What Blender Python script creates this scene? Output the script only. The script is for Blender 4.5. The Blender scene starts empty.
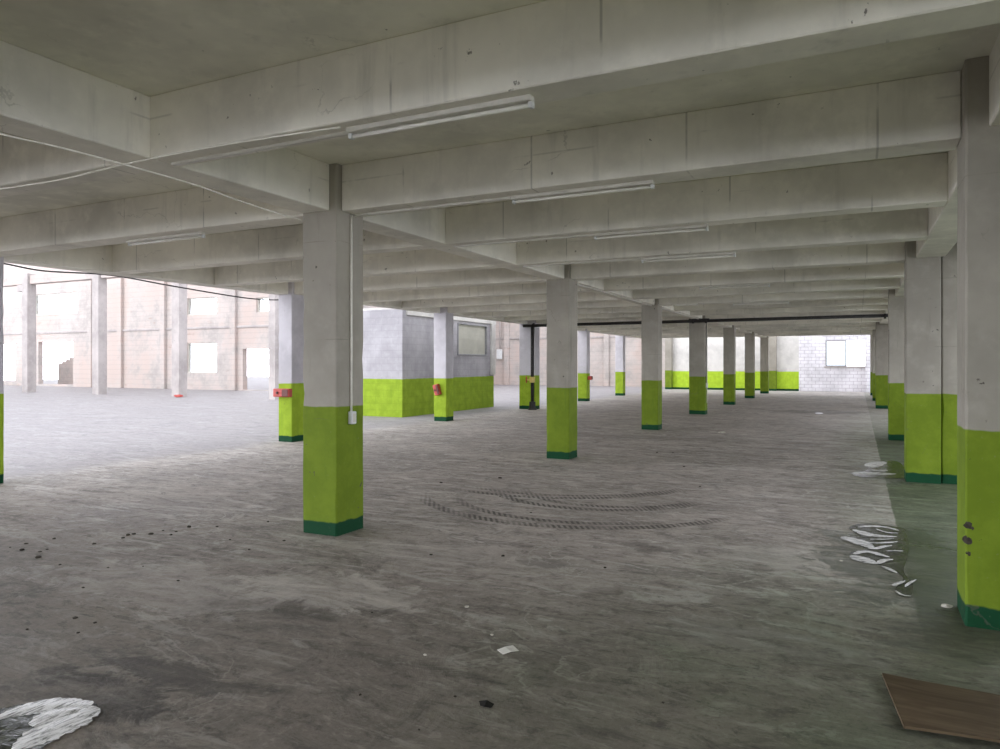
import bpy, bmesh, math, random
from mathutils import Vector, Matrix, noise as mnoise

random.seed(7)
scene = bpy.context.scene
COL = scene.collection

# ------------------------------------------------------------------ camera numbers
F, SN, CS, EYE = 720.0, 0.4446, 0.8957, 1.6


def floor_pt(px, py, z0=0.0):
    """Ground point seen at a pixel of the 1000x749 photograph (used to survey the floor)."""
    r = (px - 500) / F
    u = (364 - py) / F
    t = (z0 - EYE) / u
    return Vector(((r * CS - SN) * t, (r * SN + CS) * t, z0))


# ------------------------------------------------------------------ node helpers
class NT:
    def __init__(self, name):
        self.mat = bpy.data.materials.new(name)
        self.mat.use_nodes = True
        self.nt = self.mat.node_tree
        self.nt.nodes.clear()
        self.out = self.nt.nodes.new('ShaderNodeOutputMaterial')
        self.bsdf = self.nt.nodes.new('ShaderNodeBsdfPrincipled')
        self.nt.links.new(self.bsdf.outputs[0], self.out.inputs[0])
        self.geo = self.nt.nodes.new('ShaderNodeNewGeometry')
        self.P = self.geo.outputs['Position']
        sp = self.nt.nodes.new('ShaderNodeSeparateXYZ')
        self.link(self.P, sp.inputs[0])
        self.X, self.Y, self.Z = sp.outputs

    def link(self, a, b):
        self.nt.links.new(a, b)

    def put(self, sock, v):
        if hasattr(v, 'is_output'):
            self.link(v, sock)
        elif isinstance(v, (tuple, list)):
            sock.default_value = tuple(v) + ((1.0,) if len(v) == 3 and len(sock.default_value) == 4 else ())
        else:
            sock.default_value = v

    def math(self, op, a, b=0.0, clamp=False):
        n = self.nt.nodes.new('ShaderNodeMath')
        n.operation = op
        n.use_clamp = clamp
        self.put(n.inputs[0], a)
        self.put(n.inputs[1], b)
        return n.outputs[0]

    def mix(self, fac, a, b, mode='MIX'):
        n = self.nt.nodes.new('ShaderNodeMix')
        n.data_type = 'RGBA'
        n.blend_type = mode
        self.put(n.inputs[0], fac)
        self.put(n.inputs[6], a)
        self.put(n.inputs[7], b)
        return n.outputs[2]

    def band(self, v, lo, hi, o0=0.0, o1=1.0):
        n = self.nt.nodes.new('ShaderNodeMapRange')
        n.interpolation_type = 'SMOOTHSTEP'
        self.put(n.inputs[0], v)
        n.inputs[1].default_value = lo
        n.inputs[2].default_value = hi
        n.inputs[3].default_value = o0
        n.inputs[4].default_value = o1
        return n.outputs[0]

    def vec(self, v, scale=(1, 1, 1), rot=0.0, off=(0, 0, 0)):
        n = self.nt.nodes.new('ShaderNodeMapping')
        self.link(v, n.inputs[0])
        n.inputs['Scale'].default_value = scale
        n.inputs['Rotation'].default_value = (0, 0, rot)
        n.inputs['Location'].default_value = off
        return n.outputs[0]

    def comb(self, x, y, z=0.0):
        n = self.nt.nodes.new('ShaderNodeCombineXYZ')
        self.put(n.inputs[0], x)
        self.put(n.inputs[1], y)
        self.put(n.inputs[2], z)
        return n.outputs[0]

    def noise(self, scale, detail=4, rough=0.55, dist=0.0, v=None):
        n = self.nt.nodes.new('ShaderNodeTexNoise')
        self.link(v or self.P, n.inputs['Vector'])
        n.inputs['Scale'].default_value = scale
        n.inputs['Detail'].default_value = detail
        n.inputs['Roughness'].default_value = rough
        n.inputs['Distortion'].default_value = dist
        return n.outputs[0]

    def cracks(self, scale, width, v=None):
        n = self.nt.nodes.new('ShaderNodeTexVoronoi')
        n.feature = 'DISTANCE_TO_EDGE'
        self.link(v or self.P, n.inputs['Vector'])
        n.inputs['Scale'].default_value = scale
        return self.band(n.outputs['Distance'], 0.0, width, 1.0, 0.0)

    def bump(self, h, strength=0.3, dist=0.01):
        n = self.nt.nodes.new('ShaderNodeBump')
        n.inputs['Strength'].default_value = strength
        n.inputs['Distance'].default_value = dist
        self.link(h, n.inputs['Height'])
        self.link(n.outputs[0], self.bsdf.inputs['Normal'])

    def done(self, col, rough=0.8, spec=0.3, metal=0.0):
        self.put(self.bsdf.inputs['Base Color'], col)
        self.put(self.bsdf.inputs['Roughness'], rough)
        self.bsdf.inputs['Specular IOR Level'].default_value = spec
        self.bsdf.inputs['Metallic'].default_value = metal
        return self.mat


def painted(name, white, lime=False, block=None, seams=False, wear=1.0, level=1.2, pink=None, feet=True, lum=1.0):
    """Whitewashed concrete; optional lime dado with a dark green foot, block joints, formwork seams."""
    m = NT(name)
    big = m.noise(0.7, 5, 0.6)
    mid = m.noise(4.0, 6, 0.65)
    fine = m.noise(38.0, 5, 0.7)
    wob = m.noise(3.0, 3)
    w = white
    dark = tuple(c * 0.70 for c in w)
    col = m.mix(m.band(big, 0.3, 0.7), dark, w)
    col = m.mix(m.band(mid, 0.45, 0.75, 0, 0.45), col, tuple(min(1, c * 1.12) for c in w))
    drip = m.noise(1.0, 5, 0.6, v=m.vec(m.P, (7, 7, 0.8)))
    col = m.mix(m.band(drip, 0.55, 0.8, 0, 0.40 * wear), col, tuple(c * 0.5 for c in w))
    if pink:
        col = m.mix(m.band(m.noise(0.35, 6, 0.7), 0.42, 0.62), col, pink)
        rust = m.band(m.noise(1.1, 6, 0.7, v=m.vec(m.P, (1, 1, 2.5))), 0.58, 0.72, 0, 0.55)
        col = m.mix(rust, col, tuple(c * s for c, s in zip(pink, (0.72, 0.62, 0.55))))
        course = m.band(m.math('PINGPONG', m.math('ADD', m.Z, m.math('MULTIPLY', wob, 0.1)), 0.16), 0.0, 0.03, 0.35, 0)
        col = m.mix(course, col, tuple(c * 0.55 for c in w))
    if lime:
        z = m.math('ADD', m.Z, m.math('MULTIPLY', m.math('SUBTRACT', wob, 0.5), 0.035))
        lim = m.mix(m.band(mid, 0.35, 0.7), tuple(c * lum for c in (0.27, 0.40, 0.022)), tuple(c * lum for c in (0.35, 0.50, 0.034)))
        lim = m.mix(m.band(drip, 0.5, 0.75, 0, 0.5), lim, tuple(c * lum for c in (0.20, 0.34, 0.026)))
        col = m.mix(m.band(z, level - 0.006, level + 0.006), lim, col)
        if feet:
            zf = m.math('ADD', m.Z, m.math('MULTIPLY', m.math('SUBTRACT', m.noise(7, 3), 0.5), 0.05))
            col = m.mix(m.band(zf, 0.115, 0.13, 1, 0), col, (0.003, 0.050, 0.018))
    h = m.math('MULTIPLY', mid, 0.6)
    h = m.math('ADD', h, m.math('MULTIPLY', fine, 0.25))
    if block:
        br = m.nt.nodes.new('ShaderNodeTexBrick')
        m.link(m.comb(m.math('ADD', m.X, m.Y), m.Z), br.inputs['Vector'])
        br.inputs['Scale'].default_value = 1.0
        br.inputs['Mortar Size'].default_value = block[2]
        br.inputs['Mortar Smooth'].default_value = 0.3
        br.inputs['Brick Width'].default_value = block[0]
        br.inputs['Row Height'].default_value = block[1]
        j = br.outputs['Fac']
        col = m.mix(m.math('MULTIPLY', j, block[3]), col, m.mix(1.0, col, block[4], 'MULTIPLY'))
        h = m.math('SUBTRACT', h, m.math('MULTIPLY', j, 0.5))
    if seams:
        sx = m.math('PINGPONG', m.math('ADD', m.X, 1.13 + 62.5), 0.625)
        line = m.band(sx, 0.004, 0.010, 1, 0)
        line = m.math('MULTIPLY', line, m.band(m.noise(2.3, 3), 0.45, 0.58))
        ed = m.math('MULTIPLY', m.band(m.math('ABSOLUTE', m.math('SUBTRACT', m.Z, 3.30)), 0.0, 0.012, 1, 0),
                    m.band(m.noise(1.6, 4), 0.56, 0.64))
        line = m.math('MAXIMUM', line, m.math('MULTIPLY', ed, 0.6))
        col = m.mix(m.math('MULTIPLY', line, 0.42), col, (0.10, 0.095, 0.08))
    if lime and wear > 1:
        pour = m.band(m.math('PINGPONG', m.math('ADD', m.Z, m.math('MULTIPLY', wob, 0.02)), 0.46), 0.0, 0.006, 1, 0)
        pour = m.math('MULTIPLY', pour, m.math('MULTIPLY', m.band(m.noise(2.0, 4), 0.46, 0.58), m.band(m.Z, 1.2, 1.25)))
        col = m.mix(m.math('MULTIPLY', pour, 0.5), col, (0.12, 0.11, 0.09))
    crv = m.vec(m.P, (1, 1, 0.7))
    crv = m.comb(m.math('ADD', m.X, m.math('MULTIPLY', m.noise(3.0, 5), 0.5)), m.math('ADD', m.Y, m.math('MULTIPLY', m.noise(2.6, 5), 0.5)), m.math('ADD', m.Z, m.math('MULTIPLY', m.noise(3.4, 5), 0.4)))
    cr = m.math('MULTIPLY', m.cracks(0.8, 0.005, crv), m.band(m.noise(1.1, 3), 0.54, 0.62))
    col = m.mix(m.math('MULTIPLY', cr, 0.28 * wear), col, (0.10, 0.09, 0.075))
    pit = m.band(m.noise(11.0, 4, 0.6), 0.685, 0.72)
    pit = m.math('MULTIPLY', pit, m.band(m.noise(1.3, 2), 0.45, 0.6))
    col = m.mix(m.math('MULTIPLY', pit, 0.8 * wear), col, (0.085, 0.075, 0.06))
    h = m.math('SUBTRACT', h, m.math('MULTIPLY', m.math('MAXIMUM', pit, cr), 0.8))
    col = m.mix(m.band(fine, 0.62, 0.78, 0, 0.25 * wear), col, (0.25, 0.24, 0.21))
    m.bump(h, 0.35, 0.008)
    return m.done(col, 0.82, 0.25)


def plain(name, c, rough=0.6, spec=0.4, metal=0.0, var=0.2, scale=9.0, bump=0.0):
    m = NT(name)
    n = m.noise(scale, 5, 0.6)
    col = m.mix(m.band(n, 0.3, 0.7), tuple(x * (1 - var) for x in c), tuple(min(1, x * (1 + var)) for x in c))
    if bump:
        m.bump(n, bump, 0.01)
    return m.done(col, rough, spec, metal)


WHITE = (0.60, 0.585, 0.53)
M = {}
M['slab'] = painted('whitewashed slab', (0.82, 0.805, 0.69), wear=0.8)
M['beam'] = painted('whitewashed beam', (0.81, 0.78, 0.69), seams=True, wear=1.0)
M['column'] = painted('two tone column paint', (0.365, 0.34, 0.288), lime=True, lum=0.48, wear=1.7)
M['litcolumn'] = painted('lit two tone column paint', (0.58, 0.56, 0.59), lime=True, lum=0.85, wear=0.7)  # lit copy of the column paint, daylight brightness put into its colours
M['block'] = painted('painted blockwork', (0.455, 0.44, 0.46), lime=True, lum=0.8, block=(0.42, 0.2, 0.012, 0.22, (0.6, 0.6, 0.6)), wear=0.6, level=1.15, feet=False)
M['dado'] = painted('far wall paint', (0.70, 0.68, 0.64), lime=True, lum=1.3, wear=0.5, level=1.15)
M['rawblock'] = painted('bare concrete blocks', (0.84, 0.82, 0.85), block=(0.40, 0.2, 0.013, 0.8, (0.55, 0.50, 0.55)), wear=0.6)
M['yardwall'] = painted('old plaster', (0.55, 0.50, 0.465), pink=(0.50, 0.415, 0.37), wear=0.8)
M['yardpost'] = painted('raw cast concrete', (0.47, 0.43, 0.41), wear=1.0)
M['frame'] = plain('white painted metal', (0.56, 0.54, 0.48), 0.45, 0.5, var=0.08)
M['tube'] = plain('opal glass tube', (0.70, 0.68, 0.61), 0.2, 0.5, var=0.03)
M['wire'] = plain('white cable sheath', (0.82, 0.80, 0.72), 0.5, var=0.08)
M['black'] = plain('black cable sheath', (0.02, 0.02, 0.02), 0.5, var=0.2)
M['pipe'] = plain('blackened iron pipe', (0.025, 0.023, 0.022), 0.55, metal=0.2, var=0.4)
M['red'] = plain('red enamel', (0.42, 0.055, 0.04), 0.45, var=0.15)
M['maroon'] = plain('dark red enamel', (0.10, 0.018, 0.012), 0.5, var=0.2)
M['yellow'] = plain('yellowed brass', (0.55, 0.42, 0.12), 0.4, var=0.15)
M['plastic'] = plain('grey white plastic', (0.62, 0.63, 0.62), 0.4, var=0.06)
M['shutter'] = plain('cream sheet panel', (0.48, 0.47, 0.40), 0.6, var=0.12, scale=1.5)
M['paper'] = plain('torn paper', (0.78, 0.77, 0.70), 0.8, var=0.08, scale=25)
M['clod'] = plain('dry dirt', (0.055, 0.048, 0.038), 0.95, 0.1, var=0.35, scale=40, bump=0.5)
M['rubble'] = plain('pale mortar crumb', (0.60, 0.57, 0.50), 0.9, 0.1, var=0.2, scale=40, bump=0.4)
M['scrap'] = plain('black rubber scrap', (0.018, 0.017, 0.015), 0.8, 0.2, var=0.3)
M['leadframe'] = plain('grey aluminium', (0.30, 0.30, 0.31), 0.4, metal=0.4, var=0.1)


def mat_board():
    m = NT('weathered plywood')
    g = m.noise(1.0, 6, 0.6, 0.6, v=m.vec(m.P, (2.0, 16, 6)))
    st = m.noise(5.0, 4)
    col = m.mix(m.band(g, 0.3, 0.7), (0.075, 0.052, 0.029), (0.135, 0.098, 0.058))
    col = m.mix(m.band(st, 0.5, 0.7, 0, 0.6), col, (0.085, 0.055, 0.032))
    m.bump(g, 0.2, 0.003)
    return m.done(col, 0.75, 0.25)


M['board'] = mat_board()


def mat_water():
    m = NT('standing water')
    rip = m.noise(9.0, 5, 0.6, 1.2, v=m.vec(m.P, (1.0, 1.0, 1), 0.5))
    m.bump(rip, 0.35, 0.02)
    col = m.mix(m.band(m.noise(14, 4), 0.4, 0.6), (0.030, 0.036, 0.028), (0.075, 0.082, 0.065))
    mat = m.done(col, 0.06, 0.5)
    m.bsdf.inputs['IOR'].default_value = 1.33
    return mat


M['water'] = mat_water()


def mat_glint(name, sc):  # white colour stands in for bright reflections on the puddle water
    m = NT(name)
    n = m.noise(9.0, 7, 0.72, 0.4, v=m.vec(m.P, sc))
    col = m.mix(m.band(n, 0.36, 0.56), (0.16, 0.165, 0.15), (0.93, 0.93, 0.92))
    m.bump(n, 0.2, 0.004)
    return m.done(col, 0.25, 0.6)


M['glint'] = mat_glint('painted white glint', (1.2, 5.0, 1))
M['rim'] = mat_glint('painted rim glint', (5.5, 1.3, 1))


def mat_glass():
    m = NT('window glass')
    t = m.nt.nodes.new('ShaderNodeBsdfTransparent')
    t.inputs[0].default_value = (0.93, 0.96, 0.96, 1)
    g = m.nt.nodes.new('ShaderNodeBsdfGlossy')
    g.inputs['Roughness'].default_value = 0.02
    mx = m.nt.nodes.new('ShaderNodeMixShader')
    mx.inputs[0].default_value = 0.07
    m.link(t.outputs[0], mx.inputs[1])
    m.link(g.outputs[0], mx.inputs[2])
    m.link(mx.outputs[0], m.out.inputs[0])
    return m.mat


M['glass'] = mat_glass()


def circle3(a, b, c):
    ax, ay = a
    bx, by = b
    cx, cy = c
    d = 2 * (ax * (by - cy) + bx * (cy - ay) + cx * (ay - by))
    ux = ((ax * ax + ay * ay) * (by - cy) + (bx * bx + by * by) * (cy - ay) + (cx * cx + cy * cy) * (ay - by)) / d
    uy = ((ax * ax + ay * ay) * (cx - bx) + (bx * bx + by * by) * (ax - cx) + (cx * cx + cy * cy) * (bx - ax)) / d
    return ux, uy, math.hypot(ax - ux, ay - uy)


def mat_floor():
    m = NT('worn concrete floor')
    P, X, Y = m.P, m.X, m.Y
    blot = m.noise(0.55, 8, 0.68, 0.7)
    cloud = m.noise(1.7, 9, 0.72, 1.1)
    streak = m.noise(1.2, 10, 0.74, 1.3, v=m.vec(P, (0.55, 2.6, 1), 0.25))
    swirl = m.noise(1.1, 9, 0.7, 2.2, v=m.vec(P, (0.7, 2.2, 1), -0.5))
    fine = m.noise(24.0, 8, 0.72)
    grit = m.noise(85.0, 3, 0.6)
    col = m.mix(m.band(blot, 0.32, 0.68), (0.335, 0.297, 0.268), (0.48, 0.43, 0.388))
    col = m.mix(m.band(cloud, 0.50, 0.66, 0, 0.72), col, (0.19, 0.175, 0.155))
    col = m.mix(m.band(streak, 0.52, 0.63, 0, 0.80), col, (0.60, 0.57, 0.53))
    col = m.mix(m.band(streak, 0.47, 0.34, 0, 0.72), col, (0.19, 0.172, 0.155))
    col = m.mix(m.band(swirl, 0.56, 0.65, 0, 0.80), col, (0.66, 0.63, 0.59))
    col = m.mix(m.band(fine, 0.52, 0.70, 0, 0.55), col, (0.62, 0.59, 0.54))
    col = m.mix(m.band(fine, 0.48, 0.30, 0, 0.65), col, (0.17, 0.155, 0.135))
    mid = m.noise(7.0, 10, 0.76, 0.6, v=m.vec(P, (0.8, 1.5, 1), 0.3))
    col = m.mix(m.band(mid, 0.49, 0.36, 0, 0.66), col, (0.13, 0.118, 0.104))
    col = m.mix(m.band(mid, 0.53, 0.65, 0, 0.52), col, (0.66, 0.62, 0.57))
    ridge = m.math('ABSOLUTE', m.math('SUBTRACT', m.noise(0.9, 5, 0.55, 1.8), 0.5))
    ridge = m.math('MULTIPLY', m.band(ridge, 0.0, 0.018, 1, 0), m.band(m.noise(0.7, 3), 0.48, 0.62))
    col = m.mix(m.math('MULTIPLY', ridge, 0.55), col, (0.70, 0.67, 0.62))
    # darker, bluish floor colour outdoors
    out = m.band(m.math('ADD', X, m.math('MULTIPLY', m.noise(0.5, 3), 1.4)), -10.6, -9.4, 1, 0)
    col = m.mix(m.math('MULTIPLY', out, 0.62), col, (0.21, 0.205, 0.22))
    # worn green floor paint towards the right hand bay and the foreground
    gx = m.math('ADD', X, m.math('MULTIPLY', m.math('SUBTRACT', m.noise(0.7, 5, 0.6), 0.5), 4.2))
    gy = m.math('ADD', Y, m.math('MULTIPLY', m.math('SUBTRACT', m.noise(0.5, 4), 0.5), 5.0))
    near = m.band(gy, 3.2, 8.2, 1, 0)
    gr = m.math('MULTIPLY', m.band(gx, -2.6, 0.2), m.math('MAXIMUM', near, m.band(X, -0.9, 0.2, 0, 0.55)))
    gr = m.math('MULTIPLY', gr, m.band(Y, 18, 30, 1, 0))
    col = m.mix(m.math('MULTIPLY', gr, 0.85), col, m.mix(m.band(cloud, 0.4, 0.65), (0.48, 0.63, 0.46), (0.62, 0.70, 0.58)), 'MULTIPLY')
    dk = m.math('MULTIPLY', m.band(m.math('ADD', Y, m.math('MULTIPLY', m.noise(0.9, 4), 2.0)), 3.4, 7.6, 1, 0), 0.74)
    col = m.mix(dk, col, (0.34, 0.325, 0.275), 'MULTIPLY')  # floor colour darkened towards the foreground
    edge = m.math('ADD', X, m.math('MULTIPLY', m.math('SUBTRACT', m.noise(2.2, 4), 0.5), 0.05))
    strip = m.math('MULTIPLY', m.band(edge, 0.335, 0.355), m.band(gy, 4.2, 6.2))
    strip = m.math('MULTIPLY', strip, m.band(Y, 16, 22, 1, 0.35))
    col = m.mix(m.math('MULTIPLY', strip, 0.9), col, m.mix(m.band(cloud, 0.35, 0.6), (0.20, 0.28, 0.16), (0.32, 0.42, 0.26)), 'MULTIPLY')
    # tyre tracks: arcs with tread lugs
    lug = m.math('SINE', m.math('ADD', m.math('MULTIPLY', X, 100.0), m.math('MULTIPLY', Y, 60.0)))
    lug = m.band(lug, -0.6, 0.6, 0.35, 1.0)
    tr = None
    for a, b, c, x0, x1, w in TRACKS:
        cx, cy, r = circle3(a, b, c)
        dx = m.math('SUBTRACT', X, cx)
        dy = m.math('SUBTRACT', Y, cy)
        d = m.math('SQRT', m.math('ADD', m.math('MULTIPLY', dx, dx), m.math('MULTIPLY', dy, dy)))
        d = m.math('ABSOLUTE', m.math('SUBTRACT', d, r))
        k = m.band(d, w * 0.7, w, 1, 0)
        k = m.math('MULTIPLY', k, m.math('MULTIPLY', m.band(X, x0 - 0.4, x0 + 0.4), m.band(X, x1 - 0.3, x1 + 0.5, 1, 0)))
        k = m.math('MULTIPLY', k, m.band(Y, cy - 0.6 * r, cy - 0.2 * r, 1, 0))
        tr = k if tr is None else m.math('MAXIMUM', tr, k)
    tr = m.math('MULTIPLY', m.math('MULTIPLY', tr, lug), m.band(m.noise(3.0, 4), 0.35, 0.55, 0.45, 1.0))
    col = m.mix(m.math('MULTIPLY', tr, 0.92), col, (0.085, 0.076, 0.066))
    # stains with their own outline
    wet = None
    ragged = m.math('MULTIPLY', m.math('SUBTRACT', m.noise(2.6, 9, 0.74, 0.8), 0.5), 3.0)
    patchy = m.band(swirl, 0.36, 0.58, 0.25, 1.0)
    for cx, cy, rx, ry, s, c, wetness in STAINS:
        dx = m.math('DIVIDE', m.math('SUBTRACT', X, cx), rx)
        dy = m.math('DIVIDE', m.math('SUBTRACT', Y, cy), ry)
        d = m.math('SQRT', m.math('ADD', m.math('MULTIPLY', dx, dx), m.math('MULTIPLY', dy, dy)))
        d = m.math('ADD', d, ragged)
        k = m.band(d, 0.70, 1.0, 1, 0)
        kb = m.math('MULTIPLY', k, patchy)
        col = m.mix(m.math('MULTIPLY', kb, s), col, c)
        if wetness:
            kk = m.math('MULTIPLY', k, wetness)
            wet = kk if wet is None else m.math('MAXIMUM', wet, kk)
    spk = m.math('MULTIPLY', m.band(grit, 0.69, 0.74), m.band(m.noise(0.8, 3), 0.42, 0.6))
    col = m.mix(m.math('MULTIPLY', spk, 0.8), col, (0.05, 0.045, 0.036))
    rough = m.band(blot, 0.3, 0.7, 0.62, 0.80)
    rough = m.math('SUBTRACT', rough, m.math('MULTIPLY', wet, 0.45), clamp=True)
    h = m.math('ADD', m.math('MULTIPLY', cloud, 0.8), m.math('ADD', m.math('MULTIPLY', fine, 0.25), m.math('MULTIPLY', streak, 0.5)))
    m.bump(h, 0.55, 0.03)
    return m.done(col, rough, 0.35)


TRACKS = [
    ((-4.41, 7.07), (-3.26, 6.57), (-1.5, 7.29), -4.6, -1.3, 0.085),
    ((-3.95, 7.14), (-2.95, 6.80), (-1.6, 7.42), -4.1, -2.0, 0.070),
    ((-3.72, 7.75), (-2.86, 7.51), (-1.7, 8.28), -4.0, -1.5, 0.080),
    ((-3.50, 8.00), (-2.70, 7.74), (-1.7, 8.46), -3.9, -1.5, 0.070),
    ((-4.60, 8.02), (-3.55, 7.92), (-1.93, 9.41), -4.5, -1.4, 0.070),
    ((-4.50, 8.25), (-3.45, 8.13), (-1.93, 9.70), -4.3, -1.6, 0.065),
]


def st(px, py, rx, ry, s, c, wet=0.0):
    p = floor_pt(px, py)
    return (p.x, p.y, rx, ry, s, c, wet)


STAINS = [
    st(546, 563, 0.22, 0.14, 0.80, (0.040, 0.035, 0.028)),
    st(608, 592, 0.12, 0.09, 0.6, (0.05, 0.045, 0.035)),
    st(648, 548, 0.28, 0.16, 0.5, (0.075, 0.068, 0.058)),
    st(95, 694, 0.55, 0.26, 0.92, (0.036, 0.032, 0.024), 0.12),
    st(165, 672, 0.55, 0.16, 0.75, (0.055, 0.048, 0.038), 0.1),
    st(280, 615, 0.65, 0.34, 0.30, (0.10, 0.092, 0.078)),
    st(330, 590, 0.9, 0.42, 0.55, (0.62, 0.58, 0.52)),
    st(300, 612, 0.30, 0.12, 0.75, (0.09, 0.08, 0.066)),
    st(800, 560, 0.9, 0.45, 0.40, (0.56, 0.54, 0.48)),
    st(470, 560, 1.3, 0.5, 0.35, (0.58, 0.54, 0.49)),
    st(560, 490, 1.4, 0.3, 0.25, (0.55, 0.51, 0.46)),
    st(160, 585, 1.2, 0.5, 0.40, (0.58, 0.54, 0.49)),
    st(895, 560, 0.62, 1.55, 0.75, (0.052, 0.066, 0.046), 0.85),
    st(890, 472, 0.60, 1.2, 0.6, (0.07, 0.075, 0.060), 0.8),
    st(955, 640, 0.45, 0.5, 0.5, (0.07, 0.08, 0.06), 0.5),
    st(820, 412, 1.7, 1.0, 0.75, (0.07, 0.062, 0.05), 0.3),
    st(770, 640, 0.8, 0.25, 0.35, (0.27, 0.27, 0.235)),
    st(640, 437, 3.0, 0.5, 0.30, (0.10, 0.092, 0.08)),
]
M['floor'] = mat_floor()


# ------------------------------------------------------------------ mesh helpers
class MB:
    def __init__(self):
        self.bm = bmesh.new()

    def _merge(self, tmp):
        me = bpy.data.meshes.new('t')
        tmp.to_mesh(me)
        tmp.free()
        self.bm.from_mesh(me)
        bpy.data.meshes.remove(me)
        return self

    def box(self, x0, x1, y0, y1, z0, z1, bev=0.0, seg=1, mat=None):
        t = bmesh.new()
        bmesh.ops.create_cube(t, size=1.0)
        bmesh.ops.scale(t, vec=(x1 - x0, y1 - y0, z1 - z0), verts=t.verts)
        if bev:
            bmesh.ops.bevel(t, geom=list(t.edges), offset=bev, segments=seg, affect='EDGES', profile=0.5)
        bmesh.ops.translate(t, vec=((x0 + x1) / 2, (y0 + y1) / 2, (z0 + z1) / 2), verts=t.verts)
        if mat is not None:
            bmesh.ops.transform(t, matrix=mat, verts=t.verts)
        return self._merge(t)

    def cyl(self, a, b, r, n=12, r2=None):
        a, b = Vector(a), Vector(b)
        d = b - a
        t = bmesh.new()
        bmesh.ops.create_cone(t, cap_ends=True, segments=n, radius1=r, radius2=r if r2 is None else r2, depth=d.length)
        q = Vector((0, 0, 1)).rotation_difference(d.normalized()).to_matrix().to_4x4()
        bmesh.ops.transform(t, matrix=Matrix.Translation((a + b) / 2) @ q, verts=t.verts)
        return self._merge(t)

    def tube(self, pts, r, n=6):
        pts = [Vector(p) for p in pts]
        rings = []
        for i, p in enumerate(pts):
            d = (pts[min(i + 1, len(pts) - 1)] - pts[max(i - 1, 0)]).normalized()
            up = Vector((0, 0, 1)) if abs(d.z) < 0.9 else Vector((1, 0, 0))
            u = d.cross(up).normalized()
            v = d.cross(u).normalized()
            rings.append([self.bm.verts.new(p + r * (math.cos(2 * math.pi * k / n) * u + math.sin(2 * math.pi * k / n) * v)) for k in range(n)])
        for a, b in zip(rings, rings[1:]):
            for k in range(n):
                self.bm.faces.new((a[k], a[(k + 1) % n], b[(k + 1) % n], b[k]))
        self.bm.faces.new(rings[0])
        self.bm.faces.new(rings[-1])
        return self

    def build(self, name, mat, parent=None, loc=(0, 0, 0), smooth=False, rot=None):
        bmesh.ops.recalc_face_normals(self.bm, faces=self.bm.faces)
        me = bpy.data.meshes.new(name)
        self.bm.to_mesh(me)
        self.bm.free()
        me.materials.append(mat)
        if smooth:
            for p in me.polygons:
                p.use_smooth = True
        o = bpy.data.objects.new(name, me)
        COL.objects.link(o)
        o.location = loc
        if rot:
            o.rotation_euler = rot
        if parent:
            o.parent = parent
        return o


def tag(o, label, cat, group=None):
    o['label'] = label
    o['category'] = cat
    if group:
        o['group'] = group
    return o


def struct(o):
    o['kind'] = 'structure'
    return o


def empty(name, loc, rz=0.0):
    o = bpy.data.objects.new(name, None)
    COL.objects.link(o)
    o.location = loc
    o.rotation_euler = (0, 0, rz)
    o.empty_display_size = 0.2
    return o


def copy_tree(o, parent=None):
    c = o.copy()
    COL.objects.link(c)
    if parent:
        c.parent = parent
    for ch in o.children:
        copy_tree(ch, c)
    return c


def smooth_path(pts, k=8):
    out = []
    pts = [Vector(p) for p in pts]
    for i in range(len(pts) - 1):
        p0, p1, p2, p3 = pts[max(i - 1, 0)], pts[i], pts[i + 1], pts[min(i + 2, len(pts) - 1)]
        for s in range(k):
            t = s / k
            out.append(0.5 * ((2 * p1) + (p2 - p0) * t + (2 * p0 - 5 * p1 + 4 * p2 - p3) * t * t + (3 * p1 - p0 - 3 * p2 + p3) * t ** 3))
    out.append(pts[-1])
    return out


def closed_path(pts, k=6):
    pts = [Vector(p) for p in pts]
    n = len(pts)
    out = []
    for i in range(n):
        p0, p1, p2, p3 = pts[i - 1], pts[i], pts[(i + 1) % n], pts[(i + 2) % n]
        for s in range(k):
            t = s / k
            out.append(0.5 * ((2 * p1) + (p2 - p0) * t + (2 * p0 - 5 * p1 + 4 * p2 - p3) * t * t + (3 * p1 - p0 - 3 * p2 + p3) * t ** 3))
    return out


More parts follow.
